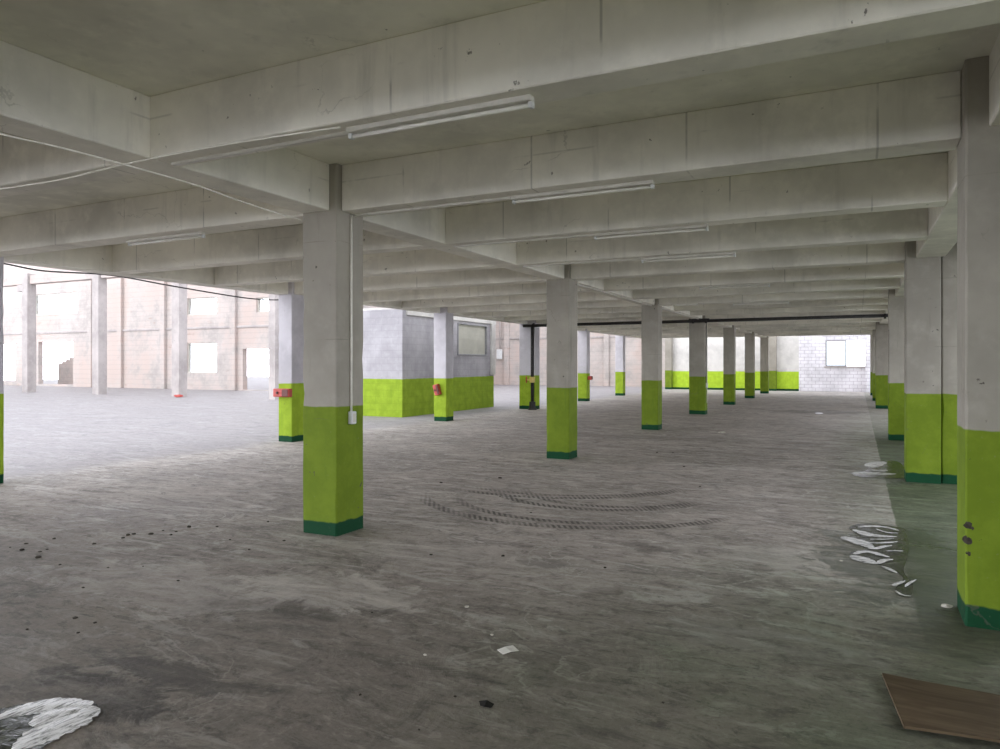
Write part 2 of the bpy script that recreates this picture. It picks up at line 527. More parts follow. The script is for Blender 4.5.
def wall_holes(name, axis, at, u0, u1, z0, z1, holes, mat, thick=0.28, parent=None):
    """Upright wall in the plane y=at (axis 'y') or x=at ('x') with rectangular openings, extruded backwards."""
    us = sorted({u0, u1} | {h[0] for h in holes} | {h[1] for h in holes})
    zs = sorted({z0, z1} | {h[2] for h in holes} | {h[3] for h in holes})
    bm = bmesh.new()
    vd = {}

    def v(u, z, back):
        key = (u, z, back)
        if key not in vd:
            d = thick if back else 0.0
            vd[key] = bm.verts.new((u, at + d, z) if axis == 'y' else (at - d, u, z))
        return vd[key]

    def solid(i, j):
        if i < 0 or j < 0 or i >= len(us) - 1 or j >= len(zs) - 1:
            return False
        uc, zc = (us[i] + us[i + 1]) / 2, (zs[j] + zs[j + 1]) / 2
        return not any(h[0] < uc < h[1] and h[2] < zc < h[3] for h in holes)

    for i in range(len(us) - 1):
        for j in range(len(zs) - 1):
            if not solid(i, j):
                continue
            a, b, c, d = us[i], us[i + 1], zs[j], zs[j + 1]
            bm.faces.new((v(a, c, 0), v(b, c, 0), v(b, d, 0), v(a, d, 0)))
            bm.faces.new((v(a, c, 1), v(a, d, 1), v(b, d, 1), v(b, c, 1)))
            for (di, dj, p, q) in ((-1, 0, (a, c), (a, d)), (1, 0, (b, c), (b, d)), (0, -1, (a, c), (b, c)), (0, 1, (a, d), (b, d))):
                if not solid(i + di, j + dj):
                    bm.faces.new((v(*p, 0), v(*q, 0), v(*q, 1), v(*p, 1)))
    m = MB()
    m.bm.free()
    m.bm = bm
    return m.build(name, mat, parent)


# ------------------------------------------------------------------ the building
BOT, TOP = 3.03, 3.46           # beam soffit, slab soffit
YS, YE = -4.0, 41.75             # slab reach
XA0, XA1 = -10.78, -10.45       # edge beam, outer row
XB0, XB1 = -4.72, -4.40         # middle beam
XC0, XC1 = 0.71, 1.05           # right beam
CW = 0.41
COLY = [5.3 + 6.0 * k for k in range(8)]

fl = MB()
fl.box(-75, 16, -40, 70, -0.3, 0.0)
struct(fl.build('floor', M['floor']))

cl = MB()
cl.box(-10.85, 2.3, YS, YE, TOP, TOP + 0.2)
ceiling = struct(cl.build('ceiling', M['slab']))


def part_box(name, x0, x1, y0, y1, z0, z1, mat, parent, bev=0.008):
    m = MB()
    m.box(x0, x1, y0, y1, z0, z1, bev)
    return m.build(name, mat, parent)


def runs(cols):
    ed = [YS] + [e for y in cols for e in (y, y + CW)] + [YE]
    return [(ed[i], ed[i + 1]) for i in range(0, len(ed), 2)]


colsA = [5.3 + 6 * k for k in range(7)]
colsB = [5.3 + 6 * k for k in range(7)]
colsC = [5.2, 11.2, 17.2, 29.2, 35.2, 41.2]
for (x0, x1, cols) in ((XA0, XA1, colsA), (XB0, XB1, colsB), (XC0, XC1, colsC)):
    for y0, y1 in runs(cols):
        if y1 - y0 > 0.05:
            part_box('main_beam', x0, x1, y0, y1, BOT, TOP, M['beam'], ceiling)
ycross = []
y = 5.5 - 10
while y < YE - 0.5:
    ycross.append(y)
    y += 2.0
for y in ycross:
    row = abs(((y - 5.5) / 6.0) - round((y - 5.5) / 6.0)) < 0.01 and y > 0
    bw = 0.15 if row else 0.125
    xb0, xb1 = (-4.73, -4.32) if row else (XB0, XB1)
    xa1 = -10.39 if row else XA1
    xc0 = 0.59 if row and abs(y - 23.5) > 0.1 else XC0
    part_box('cross_beam', xa1, xb0, y - bw + 0.02, y + bw + 0.02, BOT, TOP, M['beam'], ceiling)
    part_box('cross_beam', xb1, xc0, y - bw + 0.02, y + bw + 0.02, BOT, TOP, M['beam'], ceiling)


# ------------------------------------------------------------------ columns
def shaft(w, d, h, seed, cham=0.012, jit=0.004):
    """Cast column: chamfered square with chipped, slightly uneven arrises; origin at the floor, front left corner."""
    rnd = random.Random(seed)
    bm = bmesh.new()
    n = max(8, int(h / 0.16))
    rings = []
    for i in range(n + 1):
        z = h * i / n
        ring = []
        for (cx, cy, dx, dy) in ((0, 0, 1, 1), (w, 0, -1, 1), (w, d, -1, -1), (0, d, 1, -1)):
            c = cham + rnd.uniform(-jit, jit) + (0.016 if rnd.random() < 0.07 else 0)
            p, q = (cx + dx * c, cy), (cx, cy + dy * c)
            first, second = ((q, p) if (dx * dy > 0) else (p, q))
            ring.append(bm.verts.new((first[0], first[1], z)))
            ring.append(bm.verts.new((second[0], second[1], z)))
        rings.append(ring)
    for a, b in zip(rings, rings[1:]):
        for k in range(8):
            bm.faces.new((a[k], a[(k + 1) % 8], b[(k + 1) % 8], b[k]))
    bm.faces.new(rings[0])
    bm.faces.new(rings[-1])
    m = MB()
    m.bm.free()
    m.bm = bm
    return m


def column(x, y, label, group, seed, w=CW, d=CW, h=TOP, mat='column', name='concrete_column'):
    o = shaft(w, d, h, seed).build(name, M[mat], loc=(x, y, 0))
    tag(o, label, 'column', group)
    return o


ordw = ['nearest', 'second nearest', 'third nearest', 'fourth nearest', 'fifth nearest', 'sixth nearest', 'seventh nearest']
GB = 'columns of the middle row'
GA = 'columns of the open left side'
GC = 'columns of the right hand row'
labB = ['big white and lime green column nearest in the middle row, with conduit and socket box',
        'second nearest white and lime column of the middle row, behind the big one',
        'third nearest white and lime column of the middle row, with short white rail at its top',
        'fourth column of the middle row, crossed at its top by the black pipe and its clamp',
        'fifth column of the middle row, first one beyond the black pipe',
        'sixth column of the middle row, second one beyond the black pipe',
        'seventh column of the middle row, last free one before the green far wall']
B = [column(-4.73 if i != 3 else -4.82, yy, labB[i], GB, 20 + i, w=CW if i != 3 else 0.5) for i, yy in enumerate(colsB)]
labA = ['white and lime column cut by the left edge of the photo',
        'pale lit column with a long red box, half hidden behind the nearest middle column',
        'pale lit column with a tilted red box, at the corner of the block wall',
        'dark shaded column standing beside the black downpipe with valve',
        'slim far column with a small dark red box, right of the downpipe',
        'slim plain far column in front of the pinkish wall, right of the one with the red box',
        'last column of the open side, hidden far back near the green wall']
A = []
for i, yy in enumerate(colsA):
    dx, w_ = ((0.11, CW), (0.07, 0.37), (0.13, CW), (0, 0.62), (0, CW), (-0.2, CW), (0, CW))[i]
    A.append(column(-10.80 + dx, yy, labA[i], GA, 40 + i, w=w_, mat='litcolumn'))
labC = ['chipped column at the right edge of the photo, closest of the right row',
        'second column of the right row, beside the recessed pier, puddle at its foot',
        'third column of the right row, left of the double one, dark foot band',
        'fourth column of the right row, slim, its top near the pipe end',
        'fifth column of the right row, a thin sliver by the bright brick wall',
        'sixth column of the right row, furthest and nearly hidden']
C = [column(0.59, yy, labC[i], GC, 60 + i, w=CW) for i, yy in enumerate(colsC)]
column(1.012, 11.26, 'recessed painted pier joined to second right hand column, with dark crack between', None, 80, w=0.42, d=0.34, h=TOP - 0.004, name='concrete_pier')
pl = column(-4.73, 45.62, 'shallow pilaster on the green far wall at the end of the middle row', 'pilasters on the far wall', 81, h=3.6, d=0.4, name='wall_pilaster')
column(-10.95, 45.62, 'shallow pilaster at the left end of the green far wall', 'pilasters on the far wall', 82, h=3.6, d=0.4, name='wall_pilaster')
column(0.40, 45.55, 'bright white pilaster at the right end of the bare block wall', 'pilasters on the far wall', 83, h=3.6, d=0.45, w=0.5, mat='rawblock', name='wall_pilaster')

# conduit and socket box on the nearest middle column (parts of it)
o = B[0]
m = MB()
m.cyl((CW + 0.012, 0.20, 1.15), (CW + 0.012, 0.20, 3.02), 0.011, 8)
m.build('conduit', M['wire'], o, smooth=True)
m = MB()
m.box(CW, CW + 0.045, 0.165, 0.24, 1.03, 1.15, 0.008, 2)
sb = m.build('socket_box', M['plastic'], o)
m = MB()
m.box(CW + 0.045, CW + 0.05, 0.18, 0.225, 1.05, 1.13, 0.002)
m.build('cover_plate', M['frame'], sb)
m = MB()
m.cyl((0.51, 0.15, 0.99), (0.51, 0.15, 3.0), 0.010, 8)
m.build('conduit', M['pipe'], B[3], smooth=True)
m = MB()
m.box(0.5, 0.56, 0.10, 0.19, 0.84, 1.0, 0.008, 2)
m.build('switch_box', M['plastic'], B[3])
m = MB()
m.cyl((0.512, 0.25, 0.35), (0.512, 0.25, 3.0), 0.012, 8)
m.build('conduit', M['wire'], B[3], smooth=True)
for k, (x, z, r_) in enumerate(((0.012, 0.615, 0.026), (0.03, 0.60, 0.018), (0.010, 0.525, 0.028), (0.075, 0.53, 0.014), (0.016, 0.445, 0.018), (0.02, 1.02, 0.012))):
    m = MB()
    rs = random.Random(200 + k)
    t = bmesh.new()
    bmesh.ops.create_icosphere(t, subdivisions=2, radius=r_)
    for v in t.verts:
        v.co *= rs.uniform(0.75, 1.2)
        v.co.y *= 0.16
    m._merge(t)
    m.build('spalled_patch', M['clod'], C[0], loc=(x + 0.004, 0.002, z))
# short white rail at the third middle column's top
m = MB()
m.box(-3.95, -4.32 + 0.94, 17.29, 17.34, 2.985, 3.025, 0.004)
tag(m.build('cable_bracket', M['frame']), 'short white rail under the beam right of the third middle column top', 'bracket')

# ------------------------------------------------------------------ store block beyond the left row
BX0, BX1, BY0, BY1, BH = -16.2, -12.2, 18.0, 24.05, 3.08
struct(wall_holes('wall_store_front', 'y', BY0, BX0, BX1, 0, 3.25, [], M['block'], 0.2))
ws = struct(wall_holes('wall_store_right', 'x', BX1, BY0 + 0.2, BY1, 0, BH, [(21.35, 23.45, 1.93, 2.98)], M['block'], 0.2))
struct(wall_holes('wall_store_back', 'y', BY1 - 0.2, BX0, BX1 - 0.2, 0, BH, [], M['block'], 0.2))
m = MB()
m.box(BX0 - 0.1, BX1 + 0.06, BY0 + 0.2, BY1 + 0.1, BH, BH + 0.24, 0.01)
struct(m.build('trim_1', M['dado']))
w = struct(empty('window_1', (BX1, 22.4, 1.93)))
m = MB()
for (a, b, c, d) in ((-1.08, 1.08, -0.03, 0.015), (-1.08, 1.08, 1.035, 1.08), (-1.08, -1.04, 0.015, 1.035), (1.04, 1.08, 0.015, 1.035)):
    m.box(-0.05, 0.03, a, b, c, d, 0.004)
m.build('window_frame', M['leadframe'], w)
m = MB()
m.box(-0.09, -0.055, -1.04, 1.04, 0.0, 1.05)
for k in range(1, 6):
    m.box(-0.056, -0.048, -1.04, 1.04, 0.175 * k - 0.006, 0.175 * k + 0.006)
m.build('shutter_panel', M['shutter'], w)
m = MB()
m.box(BX1, BX1 + 0.08, 23.75, 24.05, 1.2, BH, 0.006)
struct(m.build('trim_2', M['dado']))

# ------------------------------------------------------------------ far walls
struct(wall_holes('wall_far_green', 'y', 46.0, -11.0, -3.1, 0, 3.6, [], M['dado'], 0.3))
wf = struct(wall_holes('wall_far_blocks', 'y', 46.0, -3.1, 0.45, 0, 3.6, [(-1.66, 0.42, 1.46, 2.98)], M['rawblock'], 0.2))
w = struct(empty('window_2', (-1.66, 46.04, 1.46)))
m = MB()
for (a, b, c, d) in ((0, 1.1, 0, 0.07), (0, 1.1, 1.45, 1.52), (0, 0.07, 0.07, 1.45), (1.03, 1.1, 0.07, 1.45)):
    m.box(a, b, -0.06, 0.04, c, d, 0.004)
m.build('window_frame', M['leadframe'], w)
m = MB()
m.box(0.06, 1.04, -0.012, -0.004, 0.06, 1.46)
m.build('pane', M['glass'], w)
m = MB()
m.box(-1.75, 0.46, 45.93, 46.0, 1.38, 1.46, 0.004)
struct(m.build('trim_3', M['yardpost']))
struct(wall_holes('wall_right', 'x', 1.75, -1.2, 46.2, 0, TOP, [(-0.8, 3.8, 0.9, 3.0), (5.7, 11.2, 0.0, 3.1), (12.0, 17.0, 0.9, 3.0), (18.2, 28.6, 0.0, 3.0), (30.0, 34.8, 0.9, 3.0), (36.2, 40.8, 0.9, 3.0), (42.4, 45.6, 0.0, 3.0)], M['column'], -0.3))  # unseen wall; most of its openings added to let daylight in

# ------------------------------------------------------------------ yard beyond the open side
H_UP = 10.5
holesY = [(-53.9, -48.9, 5.15, 6.65), (-38.0, -35.4, 4.68, 5.75), (-32.1, -29.9, 4.68, 5.55),
          (-53.4, -49.4, 0.15, 3.2), (-38.0, -35.4, 1.05, 2.93), (-33.2, -29.4, 0.05, 2.5), (-62.0, -56.2, 0.3, 3.1)]
struct(wall_holes('wall_yard_back', 'y', 32.0, -75, -27.0, 0, H_UP, holesY, M['yardwall'], 0.35))
struct(wall_holes('wall_yard_right', 'x', -27.0, 32.35, 50.0, 0, H_UP, [], M['yardwall'], 0.35))
struct(wall_holes('wall_yard_end', 'y', 50.0, -27.35, -10.7, 0, 7.5, [(-17.6, -16.0, 4.6, 5.8)], M['yardwall'], 0.35))
n = 4
for (a, b, c, d) in holesY[:3] + holesY[4:5]:
    m = MB()
    t = 0.07
    m.box(a, b, 32.1, 32.18, c, c + t)
    m.box(a, b, 32.1, 32.18, d - t, d)
    m.box(a, a + t, 32.1, 32.18, c + t, d - t)
    m.box(b - t, b, 32.1, 32.18, c + t, d - t)
    pass
    w = struct(m.build('window_%d' % n, M['frame']))
    m = MB()
    m.box(a + t, b - t, 32.135, 32.145, c + t, d - t)
    m.build('pane', M['glass'], w)
    n += 1
m = MB()
m.box(-75, -27.0, 31.93, 32.0, 3.78, 3.92, 0.02)
struct(m.build('trim_4', M['yardpost']))
n = 5
for x in (-47.4, -44.3, -40.1, -33.9, -28.0):
    m = MB()
    m.box(x - 0.22, x + 0.22, 31.82, 32.0, 0, H_UP - 0.2, 0.02)
    struct(m.build('trim_%d' % n, M['yardwall']))
    n += 1
for x in (-24.2, -20.5, -16.2, -13.4):
    m = MB()
    m.box(x - 0.2, x + 0.2, 49.8, 50.0, 0, 7.4, 0.02)
    struct(m.build('trim_%d' % n, M['yardwall']))
    n += 1
m = MB()
m.box(-27.0, -10.8, 49.92, 50.0, 3.5, 3.62, 0.01)
struct(m.build('trim_%d' % n, M['yardpost']))
labY = ['tall raw concrete post in the bright yard, leftmost, holding the cross rail',
        'tall raw concrete post in the bright yard, second from the left, by the pilasters',
        'tall raw concrete post in the bright yard with red scrap at its foot',
        'tall raw concrete post in the bright yard beside the lit red box column']
for i, x in enumerate((-41.95, -35.8, -29.75, -23.45)):
    po = column(x - 0.3, 24.4, labY[i], 'tall posts in the yard', 90 + i, w=0.52 if i < 3 else 0.4, d=0.5, h=8.2 if i != 0 else 6.7, mat='yardpost', name='concrete_post')
    if i == 0:
        m = MB()
        m.box(-0.5, 0.0, 0.02, 0.48, 5.7, 6.08, 0.02)
        m.build('bracket', M['yardpost'], po)
for k, (x0, x1, lab) in enumerate(((-41.72, -36.12, 'concrete tie beam between the two leftmost yard posts'),
                                   (-35.57, -30.07, 'concrete tie beam between second and third yard posts'),
                                   (-52.0, -42.27, 'concrete tie beam running off left of the leftmost yard post'))):
    m = MB()
    m.box(x0 + 0.02, x1 - 0.02, 24.5, 24.9, 6.1, 6.6, 0.02)
    tag(m.build('tie_beam', M['yardwall']), lab, 'beam', 'tie beams in the yard')
# outside stair behind the low opening
m = MB()
for k in range(12):
    m.box(-54.6 + k * 0.45, -54.6 + (k + 1) * 0.45, 34.2, 35.6, 0.0, 1.65 + k * 0.15)
sr = m.build('concrete_stair', M['yardwall'])
tag(sr, 'pinkish concrete stair flank rising behind the low left opening of the yard wall', 'stair')
m = MB()
m.box(-55.5, -48.0, 36.4, 36.6, 0, 2.3)
tag(m.build('garden_wall', M['yardwall']), 'low pink wall seen through the left yard opening behind the stair', 'wall')
m = MB()
rc = random.Random(3)
t = bmesh.new()
bmesh.ops.create_icosphere(t, subdivisions=2, radius=0.13)
for v in t.verts:
    v.co.x *= 2.3
    v.co.z *= 0.45
    v.co += Vector((rc.uniform(-.04, .04), rc.uniform(-.04, .04), rc.uniform(-.02, .03)))
    v.co.z = max(v.co.z, -0.06)
m._merge(t)
tag(m.build('red_rag', M['red'], loc=(-29.2, 24.1, 0.06)), 'red scrap of cloth lying at the foot of the third yard post', 'rag')

# meter box on the far yard wall
m = MB()
m.box(-24.95, -24.5, 49.62, 49.8, 1.98, 2.72, 0.03)
mb = m.build('meter_box', M['plastic'])
tag(mb, 'pale meter box on the far yard wall, seen right of the store block', 'box')
m = MB()
m.cyl((-24.7, 49.74, 2.7), (-24.7, 49.74, 7.0), 0.05, 8)
m.build('conduit', M['yardpost'], mb, smooth=True)


# ------------------------------------------------------------------ red boxes on the left row
def redbox(loc, w, h, d, tilt, rz, label):
    e = empty('alarm_box', loc, rz)
    e.rotation_euler = (0, tilt, rz)
    tag(e, label, 'box', 'red boxes on the left columns')
    m = MB()
    m.box(-w / 2, w / 2, -d, 0, -h / 2, h / 2, 0.012, 2)
    m.build('housing', M['red'], e)
    m = MB()
    m.box(w * 0.08, w * 0.46, -d - 0.012, -d + 0.002, -h * 0.42, h * 0.42, 0.004)
    m.build('front_panel', M['maroon'], e)
    m = MB()
    m.cyl((-w * 0.22, -d, 0), (-w * 0.22, -d - 0.02, 0), min(w, h) * 0.16, 14)
    m.build('push_button', M['maroon'], e)
    return e


redbox((-10.56, 11.301, 1.01), 0.42, 0.17, 0.11, 0.0, 0.0, 'long red box with a dark half, on the pale column behind the nearest one')
redbox((-10.52, 17.301, 0.88), 0.17, 0.30, 0.12, math.radians(-16), 0.0, 'tilted red box on the pale column at the block wall corner')
e = redbox((-10.392, 29.5, 1.0), 0.20, 0.16, 0.16, 0.0, math.radians(90), 'small dark red box on the slim far column right of the downpipe')

# ------------------------------------------------------------------ black pipe with downpipe and valve
pe = empty('drain_pipe', (-10.2, 23.1, 0))
tag(pe, 'long black iron pipe under the beams with downpipe and red valve', 'pipe')
m = MB()
m.cyl((-0.35, 0, 2.94), (11.3, 0, 2.97), 0.05, 14)
m.build('pipe_run', M['pipe'], pe, smooth=True)
m = MB()
m.cyl((0, 0, 0.02), (0, 0, 2.94), 0.06, 14)
m.build('downpipe', M['pipe'], pe, smooth=True)
m = MB()
m.cyl((0, 0, 0), (0, 0, 0.05), 0.16, 16)
m.cyl((0, 0, 0.05), (0, 0, 0.28), 0.11, 16)
m.build('foot_flange', M['pipe'], pe)
m = MB()
m.cyl((0, 0, 0.95), (0, 0, 1.15), 0.10, 14)
m.cyl((0, 0, 1.05), (-0.16, -0.08, 1.05), 0.03, 10)
vb = m.build('valve', M['yellow'], pe)
m = MB()
bmv = []
for k in range(17):
    a = 2 * math.pi * k / 16
    bmv.append(Vector((-0.19, -0.09, 1.05)) + 0.10 * (math.cos(a) * Vector((0.45, -0.9, 0)) + math.sin(a) * Vector((0, 0, 1))))
m.tube(bmv, 0.018, 6)
for k in range(4):
    m.cyl((-0.19, -0.09, 1.05), bmv[k * 4], 0.012, 6)
m.build('handwheel', M['red'], vb)
for x in (0.05, 5.55, 5.95, 10.9):
    m = MB()
    m.cyl((x - 0.03, 0, 2.955), (x + 0.03, 0, 2.955), 0.075, 14)
    m.box(x - 0.025, x + 0.025, -0.02, 0.02, 2.97, 3.025)
    m.build('pipe_clamp', M['pipe'], pe)
m = MB()
m.box(5.42, 6.05, -0.06, 0.05, 2.985, 3.026, 0.006)
m.build('clamp_bar', M['pipe'], pe)
m = MB()
m.cyl((11.3, 0, 2.9), (11.3, 0, 3.02), 0.07, 14)
m.cyl((11.1, -0.03, 2.8), (11.32, -0.03, 2.8), 0.07, 12)
m.build('pipe_elbow', M['plastic'], pe, smooth=False)


# ------------------------------------------------------------------ fluorescent battens
def make_lamp():
    e = empty('tube_lamp', (0, 0, 0))
    m = MB()
    m.box(-0.61, 0.61, -0.03, 0.03, -0.03, 0.0, 0.004)
    m.build('housing', M['frame'], e)
    for s in (-1, 1):
        m = MB()
        m.box(min(s * 0.61, s * 0.585), max(s * 0.61, s * 0.585), -0.005, 0.033, -0.062, -0.028, 0.004)
        m.build('lamp_holder', M['plastic'], e)
    m = MB()
    m.cyl((-0.59, 0.014, -0.046), (0.59, 0.014, -0.046), 0.0125, 14)
    m.build('tube', M['tube'], e, smooth=True)
    return e


lamps = [(3.46, -2.16, 'unlit fluorescent batten on the nearest cross beam, the largest lamp'),
         (5.5, -2.03, 'unlit fluorescent batten on second cross beam, level with the nearest column'),
         (7.5, -1.98, 'unlit fluorescent batten on the third cross beam of the right bay'),
         (9.5, -2.0, 'unlit fluorescent batten on the fourth cross beam of the right bay'),
         (13.5, -2.0, 'small unlit fluorescent batten on the sixth cross beam of the right bay'),
         (17.5, -2.0, 'tiny unlit fluorescent batten on the eighth cross beam of the right bay'),
         (5.5, -6.95, 'unlit fluorescent batten on the left bay beam, left of the nearest column')]
proto = make_lamp()
for i, (yy, xx, lab) in enumerate(lamps):
    o = proto if i == 0 else copy_tree(proto)
    o.location = (xx, yy + 0.05, BOT)
    tag(o, lab, 'lamp', 'unlit fluorescent battens')

# white trunking strips from the middle beam to the lamps
tl = ['nearest', 'second', 'third', 'fourth']
for i, (yy, x1) in enumerate(((3.5, -2.74), (5.5, -2.64), (7.5, -2.56), (9.5, -2.61))):
    m = MB()
    m.box(-4.36 if i != 1 else -4.30, x1 - 0.01, yy + 0.035, yy + 0.065, BOT - 0.02, BOT, 0.003)
    o = m.build('cable_trunking', M['wire'])
    o.data.materials[0] = M['frame']
    tag(o, 'thin white wiring strip feeding the lamp on the %s cross beam' % tl[i], 'cable strip', 'white wiring strips')
for i, (y0, y1) in enumerate(((11.75, 17.25), (17.75, 23.0))):
    m = MB()
    m.box(-4.50, -4.455, y0, y1, BOT - 0.025, BOT, 0.004)
    tag(m.build('cable_trunking', M['frame']), ('long pale strip under the middle beam from the second to the third column',
        'long pale strip under the middle beam from the third to the fourth column')[i], 'cable strip', 'white wiring strips')

# loose wires
m = MB()
m.tube(smooth_path([(-7.4, 3.36, 3.02), (-6.75, 3.36, 3.005), (-6.1, 3.36, 2.992), (-5.34, 3.36, 2.978), (-4.56, 3.36, 3.005), (-3.69, 3.37, 3.014), (-2.76, 3.42, 3.012)]), 0.006)
tag(m.build('white_wire', M['wire'], smooth=True), 'loose white wire sagging along the nearest cross beam to the lamp', 'wire', 'loose cables overhead')
m = MB()
m.tube(smooth_path([(-4.55, 1.9, 2.975), (-4.55, 2.51, 2.965), (-4.55, 2.86, 2.98), (-4.55, 3.35, 2.982), (-4.57, 3.95, 2.978), (-4.63, 4.6, 2.955), (-4.72, 5.27, 2.965)]), 0.006)
tag(m.build('white_wire', M['wire'], smooth=True), 'loose white wire along the middle beam to the nearest column top', 'wire', 'loose cables overhead')
m = MB()
m.tube(smooth_path([(-10.95, 5.2, 3.1), (-10.95, 6.07, 3.04), (-10.95, 6.66, 3.00), (-10.95, 7.71, 3.055), (-10.95, 8.76, 3.0), (-10.93, 9.7, 2.95), (-10.92, 10.61, 2.915), (-10.9, 11.25, 2.93), (-10.83, 11.5, 2.95)]), 0.013)
bc = tag(m.build('black_cable', M['black'], smooth=True), 'black cable sagging along the open edge below the left beam', 'cable', 'loose cables overhead')
m = MB()
m.tube(smooth_path([(-10.87, 7.1, 3.2), (-10.90, 7.3, 3.14), (-10.94, 7.6, 3.07)]), 0.008)
m.build('cable_branch', M['black'], bc, smooth=True)


# ------------------------------------------------------------------ puddles
def sheet(name, pts, h, mat, parent=None):
    """Thin water sheet: outline, rim sloping to the floor."""
    path = closed_path(pts, 6)
    bm = bmesh.new()
    c = sum(path, Vector()) / len(path)
    lo = [bm.verts.new((p.x, p.y, 0.0006)) for p in path]
    hi = []
    for i, p in enumerate(path):
        t = (path[(i + 1) % len(path)] - path[i - 1])
        nrm = Vector((-t.y, t.x, 0))
        nrm = nrm.normalized() if nrm.length > 1e-6 else Vector((0, 0, 0))
        hi.append(bm.verts.new((p.x + nrm.x * 0.006, p.y + nrm.y * 0.006, h)))
    n_ = len(path)
    for i in range(n_):
        bm.faces.new((lo[i], lo[(i + 1) % n_], hi[(i + 1) % n_], hi[i]))
    f = bm.faces.new(hi)
    bmesh.ops.triangulate(bm, faces=[f], ngon_method='EAR_CLIP')
    m = MB()
    m.bm.free()
    m.bm = bm
    return m.build(name, mat, parent)


def ribbon(name, px, widths, z, mat, parent, seed=0):
    """Flat ragged streak lying on the water."""
    rnd = random.Random(seed)
    path = smooth_path([floor_pt(*p) for p in px], 7)
    bm = bmesh.new()
    prev = None
    for i, p in enumerate(path):
        t = (path[min(i + 1, len(path) - 1)] - path[max(i - 1, 0)]).normalized()
        nrm = Vector((-t.y, t.x, 0))
        f = i / (len(path) - 1)
        w = widths * (0.25 + math.sin(math.pi * min(1, f * 1.05)) ** 0.7) * rnd.uniform(0.85, 1.15) if 0 < i < len(path) - 1 else widths * 0.12
        a = bm.verts.new((p.x + nrm.x * w, p.y + nrm.y * w, z))
        b = bm.verts.new((p.x - nrm.x * w, p.y - nrm.y * w, z))
        c = bm.verts.new((p.x, p.y, z + 0.002))
        if prev:
            bm.faces.new((prev[0], a, c, prev[2]))
            bm.faces.new((prev[2], c, b, prev[1]))
        prev = (a, b, c)
    m = MB()
    m.bm.free()
    m.bm = bm
    return m.build(name, mat, parent)


PG = 'puddles on the floor'
p = sheet('puddle', [floor_pt(*q) for q in [(-30, 722), (5, 709), (40, 703), (72, 703), (96, 706), (84, 722), (58, 738), (30, 755), (-5, 775), (-40, 765)]], 0.004, M['water'])
tag(p, 'puddle with a broad white rim in the lower left corner', 'puddle', PG)
for i, (px, w) in enumerate([([(93, 707), (78, 716), (58, 727), (38, 738), (12, 752)], 0.085), ([(92, 706), (70, 706), (45, 707), (20, 712), (-8, 721)], 0.06),
                             ([(80, 711), (60, 714), (44, 720), (34, 728)], 0.05)]):
    ribbon('white_rim', px, w, 0.0045 + 0.0006 * i, M['rim'], p, 5 + i)
p = sheet('puddle', [floor_pt(*q) for q in [(850, 528), (866, 524), (900, 528), (906, 534), (908, 548), (906, 560), (903, 572), (912, 584), (909, 597), (896, 590), (904, 578), (886, 567), (862, 560), (851, 553), (866, 549), (844, 538), (862, 537)]], 0.004, M['water'])
tag(p, 'puddle with white finger streaks left of the closest right column', 'puddle', PG)
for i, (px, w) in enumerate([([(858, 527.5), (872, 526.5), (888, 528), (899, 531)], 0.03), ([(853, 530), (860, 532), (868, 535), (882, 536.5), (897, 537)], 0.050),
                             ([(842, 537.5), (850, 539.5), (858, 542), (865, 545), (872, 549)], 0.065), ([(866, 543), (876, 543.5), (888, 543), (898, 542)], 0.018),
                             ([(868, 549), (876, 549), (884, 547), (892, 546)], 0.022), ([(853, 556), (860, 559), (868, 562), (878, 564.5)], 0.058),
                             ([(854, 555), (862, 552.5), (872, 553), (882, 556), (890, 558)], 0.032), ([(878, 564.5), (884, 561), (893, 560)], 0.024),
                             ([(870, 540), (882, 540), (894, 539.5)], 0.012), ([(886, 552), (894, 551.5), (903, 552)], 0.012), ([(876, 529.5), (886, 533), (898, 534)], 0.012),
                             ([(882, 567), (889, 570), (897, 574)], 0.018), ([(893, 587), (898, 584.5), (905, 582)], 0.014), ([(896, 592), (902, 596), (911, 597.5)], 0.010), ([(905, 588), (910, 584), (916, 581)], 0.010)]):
    ribbon('white_streak', px, w, 0.0045 + 0.0004 * i, M['glint'], p, 15 + i)
p = sheet('puddle', [floor_pt(*q) for q in [(852, 474), (866, 471), (874, 464), (884, 461), (898, 462), (905, 470), (903, 478), (880, 478), (862, 477)]], 0.004, M['water'])
tag(p, 'small bright puddle beside the foot of the second right column', 'puddle', PG)
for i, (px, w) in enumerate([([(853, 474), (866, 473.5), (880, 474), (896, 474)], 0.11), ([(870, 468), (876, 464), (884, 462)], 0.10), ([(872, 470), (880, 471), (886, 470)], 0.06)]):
    ribbon('white_streak', px, w, 0.0045 + 0.0004 * i, M['glint'], p, 35 + i)
p = sheet('puddle', [floor_pt(*q) for q in [(815, 413.4), (818, 412.8), (822, 413), (823, 413.6), (820, 414), (817, 413.9)]], 0.004, M['water'])
tag(p, 'tiny far puddle in the dark wet patch before the bright end', 'puddle', PG)

